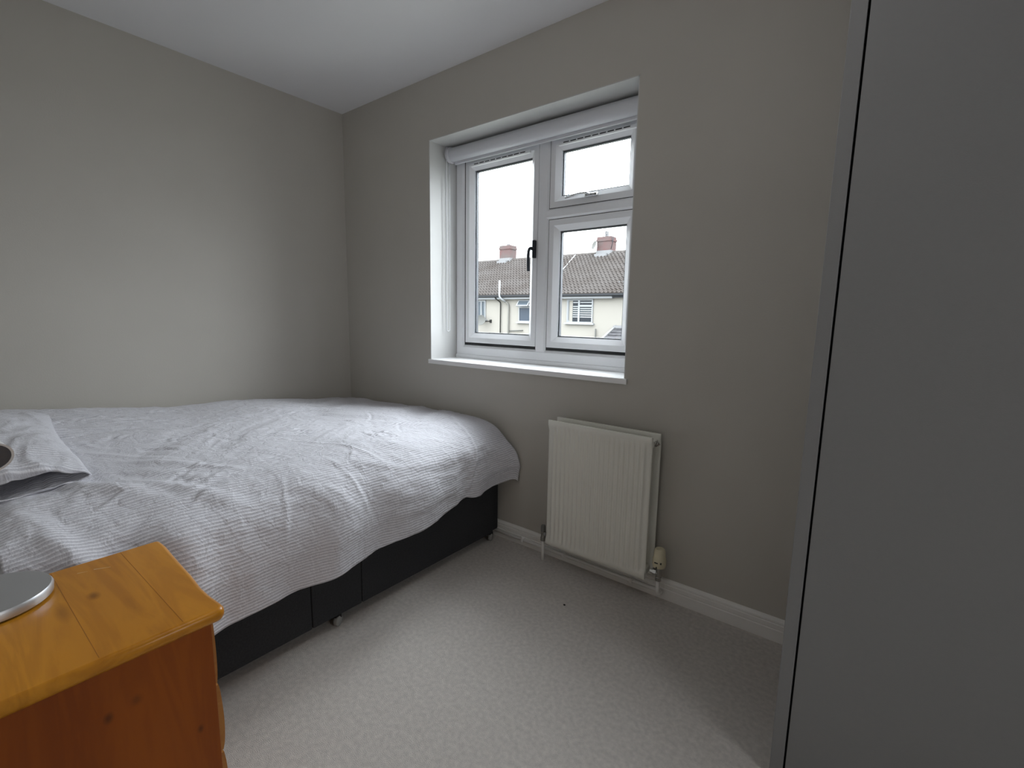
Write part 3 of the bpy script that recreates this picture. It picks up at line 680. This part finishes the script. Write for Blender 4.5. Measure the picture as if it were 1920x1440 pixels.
put(box('back_panel', NX0+0.036, SX1-0.018, NY0+0.014, NY0+0.022, 0.0, NZ-0.026, m_pine_shaded), bs)
put(box('plinth', NX0+0.036, SX1-0.018, NY1-0.05, NY1-0.034, 0.0, 0.08, m_pine_front), bs)
for zb, zt, bulge in ((0.4385, 0.572, 0.0035), (0.2885, 0.4325, 0.0085), (0.092, 0.2825, 0.010)):
    # each drawer front has a rounded, slightly bellied face
    nzg = 10; xs = np.linspace(NX0+0.024, SX1-0.003, 25); V = []; F = []
    for a in range(nzg+1):
        t = a/nzg; z = zb+(zt-zb)*t
        prot = bulge*math.sin(PI*(0.10+0.80*(1-t)**1.3))**0.6 if 0 < t < 1 else bulge*0.35
        for x in xs: V.append((x, NY1-0.021+prot+front_wave(x)*0.4+0.001, z))
    n = len(xs)
    for a in range(nzg):
        for i in range(n-1): F.append((a*n+i, a*n+i+1, (a+1)*n+i+1, (a+1)*n+i))
    b0 = len(V)
    for a in (zb, zt):
        for x in xs: V.append((x, NY1-0.045, a))
    for i in range(n-1):
        F.append((i, b0+i, b0+i+1, i+1)); F.append((nzg*n+i, nzg*n+i+1, b0+n+i+1, b0+n+i)); F.append((b0+i, b0+n+i, b0+n+i+1, b0+i+1))
    F.append(tuple(a*n for a in range(nzg+1))+(b0+n, b0)); F.append(tuple(a*n+n-1 for a in range(nzg, -1, -1))+(b0+n-1, b0+2*n-1))
    me = bpy.data.meshes.new('drawer'); me.from_pydata(V, [], F)
    bm = bmesh.new(); bm.from_mesh(me); bmesh.ops.recalc_face_normals(bm, faces=bm.faces[:]); bm.to_mesh(me); bm.free()
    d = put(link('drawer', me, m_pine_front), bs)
    for kx in (0.30, 0.70):
        kxx = NX0+(SX1-NX0)*kx
        kn = lathe('knob', [(0.0, -0.004), (0.008, -0.004), (0.007, 0.006), (0.015, 0.014), (0.016, 0.020), (0.010, 0.026), (0.0, 0.027)], (kxx, NY1-0.019+bulge+front_wave(kxx)*0.4, (zb+zt)/2), (0, 1, 0), m_pine_front, n=18)
        kn.location = kn.location-bs.location; kn.parent = d; kn.location = (0, 0, 0)
        kn.matrix_parent_inverse = Matrix.Identity(4)

# ------------------------------------------------------------------ desk lamp
lp = empty('desk_lamp', 'silver desk lamp with a round disc base on the bedside chest', 'lamp', (1.560, -1.812, NZ))
put(lathe('base', [(0.0, 0.0), (0.086, 0.0), (0.092, 0.004), (0.093, 0.016), (0.090, 0.0215), (0.0, 0.0225)], (1.560, -1.812, NZ+0.0005), (0, 0, 1), m_silver, n=72), lp)
put(tube('stem', arc([(1.545, -1.868, NZ+0.02), (1.540, -1.875, 0.90), (1.525, -1.865, 0.985), (1.505, -1.815, 0.975), (1.495, -1.80, 0.915)], 0.06, 8), 0.007, m_silver), lp)
ax = Vector((0.86, 0.10, -0.42)).normalized(); hc = Vector((1.470, -1.779, 0.864))
sh = lathe('shade', [(0.012, -0.060), (0.020, -0.056), (0.028, -0.035), (0.036, 0.0), (0.0375, 0.002), (0.0335, 0.002), (0.025, -0.033), (0.0, -0.050)], hc, ax, m_lampwhite, n=40)
put(sh, lp)
put(lathe('shade_lining', [(0.0335, 0.001), (0.0242, -0.034), (0.0, -0.048)], hc, ax, m_lampin, n=40), lp)
put(lathe('bulb', [(0.0, 0.004), (0.012, 0.0), (0.017, -0.010), (0.012, -0.026), (0.0, -0.036)], hc+Vector((0, -0.016, 0.019)), ax, m_lampwhite, n=20), lp)

# ------------------------------------------------------------------ glowing globe added above the frame as fill light
cl = empty('fill_globe', 'glowing globe added out of view as fill light', 'lamp', (2.28, -1.30, H))
put(lathe('fill_globe_rose', [(0.0, 0.0), (0.05, 0.0), (0.045, -0.018), (0.012, -0.028), (0.0, -0.028)], (2.28, -1.30, H), (0, 0, 1), m_gloss, n=24), cl)
put(tube('fill_globe_flex', [(2.28, -1.30, H-0.02), (2.28, -1.30, 2.22)], 0.003, m_gloss, n=8), cl)
m_globe = bpy.data.materials.new('fill_glow'); m_globe.use_nodes = True
_b = m_globe.node_tree.nodes['Principled BSDF']; _b.inputs['Base Color'].default_value = (0.8, 0.8, 0.78, 1); _b.inputs['Roughness'].default_value = 0.8
_b.inputs['Emission Color'].default_value = (1.0, 0.985, 0.97, 1); _b.inputs['Emission Strength'].default_value = FILL_TOP
put(lathe('fill_globe_body', [(0.17*math.sin(PI*i/16), -0.17*math.cos(PI*i/16)) for i in range(17)], (2.28, -1.30, 2.06), (0, 0, 1), m_globe, n=32), cl)

# small speck of dark fluff lying on the carpet
bm = bmesh.new(); bmesh.ops.create_icosphere(bm, subdivisions=2, radius=0.005)
for v in bm.verts: v.co = Vector((v.co.x*(1+.4*nz(v.co.x*300, v.co.y*300, 0)), v.co.y*.8, v.co.z*.55))
fl = from_bm('fluff_speck', bm, m_lint); fl.location = (1.93, -0.316, 0.0025)
tag(fl, 'tiny dark speck of fluff on the carpet in front of the radiator', 'fluff')

# ================================================================== outdoors
tag(box('ground', -60, 40, 0.35, 70, -2.9, -2.8, m_ground), kind='structure', label='garden ground between the houses')
HYF = 16.0; EX0, EX1 = -26.0, 6.0
hs = empty('terraced_house', 'cream rendered terraced house with a brown tiled roof seen through the window', 'building', (-9.5, 19.3, -2.8))
def hp(o): return put(o, hs)
hp(box('wall', EX0, EX1, HYF, 22.6, -2.8, 2.02, m_render))
ER, RZ, EY, EZ = 19.3, 4.17, 15.70, 2.10
sl = math.hypot(ER-EY, RZ-EZ); dy, dz = (ER-EY)/sl, (RZ-EZ)/sl
V = [(EX0, EY, EZ-0.04), (EX1, EY, EZ-0.04), (EX1, ER, RZ-0.04), (EX0, ER, RZ-0.04), (EX0, 2*ER-EY, EZ-0.04), (EX1, 2*ER-EY, EZ-0.04)]
me = bpy.data.meshes.new('roof'); me.from_pydata(V, [], [(0, 1, 2, 3), (3, 2, 5, 4), (0, 3, 4), (1, 5, 2), (0, 4, 5, 1)]); hp(link('roof', me, m_tile))
# rolled tiles, every course lapping the one below
ncourse = 15; cw = 0.185; ncol = int((-3.5+19.0)/cw); TX0 = -19.0
sub = [0.0, 0.12, 0.25, 0.38, 0.5, 0.65, 0.82]; hgt = [0.0, 0.040, 0.062, 0.040, 0.0, -0.010, -0.010]
xs = []; hh = []
for c in range(ncol):
    for s_, h_ in zip(sub, hgt): xs.append(TX0+(c+s_)*cw); hh.append(h_)
xs = np.array(xs); hh = np.array(hh); n = len(xs); V = []; F = []
rng = random.Random(3)
for r in range(ncourse):
    s0 = sl*r/ncourse-0.03; s1 = sl*(r+1)/ncourse+0.02
    for s_, lift, keep in ((s0, -0.010, 0), (s0, 0.050, 1), (s1, 0.0, 1)):
        for i in range(n):
            hgt_ = (lift+hh[i]*1.0) if keep else -0.03
            V.append((xs[i], EY+dy*s_-dz*hgt_, EZ+dz*s_+dy*hgt_))
    b = r*3*n
    for a in (0, 1):
        for i in range(n-1): F.append((b+a*n+i, b+a*n+i+1, b+(a+1)*n+i+1, b+(a+1)*n+i))
me = bpy.data.meshes.new('roof_tiles'); me.from_pydata(V, [], F); tag(hp(link('roof_tiles', me, m_tile)), kind='stuff')
hp(tube('ridge_capping', [(EX0, ER, RZ-0.02), (EX1, ER, RZ-0.02)], 0.11, m_tile, n=10))
hp(boxes('fascia_board', [(EX0, -5.90, EY+0.10, EY+0.13, 1.90, 2.07), (EX0, -5.90, EY+0.13, HYF, 1.90, 1.93)], m_owhite))
hp(box('fascia_board', -5.90, EX1, EY+0.10, HYF, 1.93, 2.07, m_gutter))
gp = [(EY+0.10, 2.085), (EY-0.03, 2.085), (EY-0.025, 2.02), (EY+0.03, 1.985), (EY+0.085, 2.0)]
hp(extrude_x('gutter', gp, EX0, EX1, m_gutter))
hp(tube('party_wall_strip', [(-9.35, EY+dy*1.5-dz*0.06, EZ+dz*1.5+dy*0.06), (-9.66, EY+dy*4.05-dz*0.06, EZ+dz*4.05+dy*0.06)], 0.025, m_owhite, n=6))
# chimneys
def chimney(x0, x1, y0, y1, ztop, pots):
    c = hp(box('chimney', x0, x1, y0, y1, RZ-0.7, ztop, m_brick))
    def cp(o): o.parent = c; o.location = -Vector(hs.location) if False else o.location; return o
    cp(boxes('corbel', [(x0-0.03, x1+0.03, y0-0.03, y1+0.03, ztop-0.16, ztop-0.06), (x0-0.0, x1+0.0, y0, y1, ztop, ztop+0.05)], m_flash if False else m_brick))
    cp(boxes('flashing', [(x0-0.02, x1-0.12, y0-0.20, y0+0.02, RZ-0.30, RZ-0.06), (x0-0.02, x1+0.02, y0-0.02, y1+0.02, RZ-0.35, RZ+0.10)], m_flash))
    for (px, r, h) in pots:
        cp(lathe('chimney_pot', [(r, 0), (r*0.85, h*0.8), (r, h*0.85), (r, h), (r*.6, h)], (px, (y0+y1)/2, ztop+0.04), (0, 0, 1), m_flash, n=12))
    return c
chimney(-14.45, -13.72, 19.05, 19.65, 4.90, [(-14.05, 0.11, 0.12)])
chimney(-8.42, -7.70, 19.05, 19.65, 4.86, [(-8.12, 0.05, 0.30), (-8.02, 0.05, 0.28)])
# white vent with flashing low on the roof, pipes
hp(boxes('roof_vent', [(-6.05, -5.45, 16.45, 16.75, 2.50, 2.60), (-5.75, -5.60, 16.60, 16.75, 2.55, 2.95)], m_flash))
hp(tube('soil_pipe', arc([(-11.60, HYF-0.36, 2.76), (-11.60, HYF-0.36, 1.98), (-11.40, HYF-0.15, 1.78)], 0.12), 0.048, m_owhite, n=10))
hp(tube('soil_pipe', arc([(-11.42, HYF-0.15, 1.80), (-11.27, HYF-0.07, 1.66), (-11.27, HYF-0.07, -2.8)], 0.1), 0.040, m_creampipe, n=10))
hp(tube('waste_pipe', [(-11.27, HYF-0.06, 0.42), (-10.42, HYF-0.06, 0.47)], 0.024, m_pipe, n=8))
hp(tube('downpipe', arc([(-11.95, EY+0.03, 2.0), (-11.95, EY+0.05, 1.95), (-11.77, HYF-0.06, 1.76), (-11.77, HYF-0.06, -2.8)], 0.08), 0.027, m_blackpipe, n=8))
hp(tube('flue_pipe', [(-6.64, HYF-0.07, 0.66), (-6.64, HYF-0.07, -0.4)], 0.030, m_pipe, n=8))
# windows of the far house
def house_window(x0, x1, z0, z1, cols, glassm, name_light='fanlight'):
    wr = ring('window', x0, x1, z0, z1, [(0, HYF+0.05), (0, HYF-0.05), (0.055, HYF-0.05), (0.055, HYF+0.05)], m_owhite); hp(wr)
    sl_ = box('sill', x0-0.08, x1+0.08, HYF-0.12, HYF+0.02, z0-0.06, z0, m_owhite); sl_.parent = wr
    for (a, b, c, d, mm) in cols:
        p = box('pane', a, b, HYF-0.02, HYF+0.0, c, d, mm); p.parent = wr
    return wr
def sub(o, par): o.parent = par; return o
# left window, pale curtain
w1 = house_window(-13.75, -12.74, 0.93, 1.86, [(-13.70, -12.79, 0.98, 1.81, m_oglass)], None)
sub(box('glazing_bar', -13.05, -12.99, HYF-0.055, HYF, 0.98, 1.81, m_owhite), w1)
# middle window with two open fanlights
w2 = house_window(-10.70, -9.20, 0.86, 1.86, [(-10.65, -10.02, 0.91, 1.52, m_obluegrey), (-9.96, -9.25, 0.91, 1.52, m_obluegrey), (-10.65, -9.25, 1.58, 1.81, m_odark)], None)
sub(box('transom', -10.68, -9.22, HYF-0.06, HYF, 1.50, 1.58, m_owhite), w2); sub(box('glazing_bar', -10.03, -9.95, HYF-0.06, HYF, 0.9, 1.82, m_owhite), w2)
for a, b in ((-10.68, -10.02), (-9.96, -9.30)):
    fl_ = ring('fanlight', a, b, 0, 0.34, [(0, 0.02), (0, -0.02), (0.05, -0.02), (0.05, 0.02)], m_owhite); fl_.parent = w2
    fl_.location = (0, HYF-0.06, 1.85); fl_.rotation_euler = (math.radians(180-38), 0, 0)
    gp_ = box('pane', a+0.05, b-0.05, -0.005, 0.005, 0.05, 0.29, m_oglass); gp_.parent = fl_
# right window with an open casement and a striped blind
w3 = house_window(-8.08, -6.82, 0.88, 1.88, [(-7.80, -6.87, 0.93, 1.83, m_odark)], None)
for a, b in ((-7.52, -7.44),): sub(box('glazing_bar', a, b, HYF-0.06, HYF, 0.92, 1.84, m_owhite), w3)
sub(box('transom', -7.44, -6.85, HYF-0.06, HYF, 1.56, 1.64, m_owhite), w3)
for k in range(7):
    z = 1.745-k*0.108 if k < 1 else 1.665-k*0.088
    sub(box('blind_slat', -7.78, -6.88, HYF-0.035, HYF-0.022, z-0.024, z+0.018, m_owhite), w3)
cs = ring('casement', -0.56, 0, 0.93, 1.84, [(0, 0.02), (0, -0.02), (0.06, -0.02), (0.06, 0.02)], m_owhite); cs.parent = w3
cs.location = (-8.05+0.0, HYF-0.06, 0); cs.rotation_euler = (0, 0, math.radians(180+48))
cg = box('pane', -0.50, -0.06, -0.006, 0.006, 0.99, 1.78, m_oglass); cg.parent = cs
for o in [c for c in hs.children_recursive if c.parent != hs]:   # sub-parts were modelled in world space: bring them into their parent's frame
    if o.parent.parent == hs:
        o.location = Vector(o.location)-Vector(hs.location)-Vector(o.parent.location)
# satellite dish on the wall
sd = empty('satellite_dish', 'round grey satellite dish on the cream wall of the house opposite', 'satellite dish', (-12.55, 15.75, 0.87))
dax = Vector((0.35, -1, 0.35)).normalized()
put(lathe('reflector', [(0.0, 0.0), (0.10, 0.012), (0.20, 0.045), (0.26, 0.08), (0.25, 0.085), (0.19, 0.055), (0.0, 0.015)], (-12.70, 15.60, 0.88), dax, m_pipe, n=28), sd)
put(tube('mount_arm', [(-12.66, 15.64, 0.86), (-12.45, 15.82, 0.85), (-12.42, HYF, 0.85)], 0.025, m_blackpipe, n=8), sd)
put(box('wall_plate', -12.48, -12.36, HYF-0.03, HYF, 0.78, 0.93, m_blackpipe), sd)
# aerial and dish on the right chimney
ae = empty('rooftop_aerial', 'thin television aerial fixed beside the right hand chimney', 'aerial', (-7.62, 19.0, 4.5))
put(tube('mast', [(-7.64, 19.0, 4.30), (-7.50, 19.0, 4.92)], 0.016, m_gutter, n=6), ae)
put(tube('boom', [(-7.58, 19.0, 4.55), (-7.62, 19.0, 4.95)], 0.014, m_gutter, n=6), ae)
cd = empty('chimney_dish', 'small round dish on the left of the right hand chimney', 'satellite dish', (-8.48, 18.95, 4.5))
put(lathe('reflector', [(0.0, 0.0), (0.10, 0.015), (0.20, 0.06), (0.19, 0.065), (0.0, 0.015)], (-8.44, 18.92, 4.52), (-0.6, -1, 0.3), m_pipe, n=20), cd)
put(tube('feed_arm', [(-8.44, 18.92, 4.38), (-8.80, 18.75, 4.36)], 0.015, m_gutter, n=6), cd)
# slate lean-to in front of the far house
lt = empty('slate_lean_to', 'low lean-to extension with a grey slate roof against the house opposite', 'building', (-3.0, 14.5, -2.8))
LTX0, LTX1 = -5.78, 1.5; ltop = (15.98, 0.76); lbot = (12.6, -0.64)
put(boxes('wall', [(LTX0+0.12, LTX1, 12.85, 15.99, -2.8, -0.62)], m_render), lt)
nsl = 13; V = []; F = []
LS = math.hypot(ltop[0]-lbot[0], ltop[1]-lbot[1]); ly, lz = (ltop[0]-lbot[0])/LS, (ltop[1]-lbot[1])/LS
rng = random.Random(8)
for r in range(nsl):
    s0 = LS*r/nsl-0.02; s1 = LS*(r+1)/nsl+0.03; x = LTX0+0.10-(0.17 if r % 2 else 0.0)
    while x < LTX1:
        a = max(x, LTX0+0.08); b = x+0.335; h0 = 0.030+rng.uniform(-.006, .012); h1 = 0.004
        if b > a+0.02:
            q = len(V)
            for (xx, s_, h_) in ((a, s0, h0-0.02), (b, s0, h0-0.02), (a, s0, h0), (b, s0, h0), (b, s1, h1), (a, s1, h1)):
                V.append((xx, lbot[0]+ly*s_-lz*h_, lbot[1]+lz*s_+ly*h_))
            F += [(q, q+1, q+3, q+2), (q+2, q+3, q+4, q+5)]
        x += 0.34
me = bpy.data.meshes.new('slates'); me.from_pydata(V, [], F); tag(put(link('slates', me, m_slate), lt), kind='stuff')
V = [(LTX0, lbot[0], lbot[1]-.12), (LTX1, lbot[0], lbot[1]-.12), (LTX1, ltop[0], ltop[1]-.12), (LTX0, ltop[0], ltop[1]-.12)]
V += [(x, y, z+0.11) for x, y, z in V]
me = bpy.data.meshes.new('roof_deck'); me.from_pydata(V, [], [(0, 3, 2, 1), (4, 5, 6, 7), (0, 1, 5, 4), (1, 2, 6, 5), (2, 3, 7, 6), (3, 0, 4, 7)]); put(link('roof_deck', me, m_slate), lt)
V = []
for hx0, hx1, hz in ((LTX0-0.02, LTX0+0.07, 0.0),):
    V = [(hx0, lbot[0]-.05, lbot[1]-.14), (hx1, lbot[0]-.05, lbot[1]-.14), (hx1, ltop[0], ltop[1]-.12), (hx0, ltop[0], ltop[1]-.12)]
    V += [(x, y, z+0.19) for x, y, z in V]
me = bpy.data.meshes.new('verge'); me.from_pydata(V, [], [(0, 3, 2, 1), (4, 5, 6, 7), (0, 1, 5, 4), (1, 2, 6, 5), (2, 3, 7, 6), (3, 0, 4, 7)]); put(link('verge', me, m_flash), lt)
put(box('flashing', LTX0, LTX1, 15.80, 15.99, 0.72, 0.82, m_flash), lt)
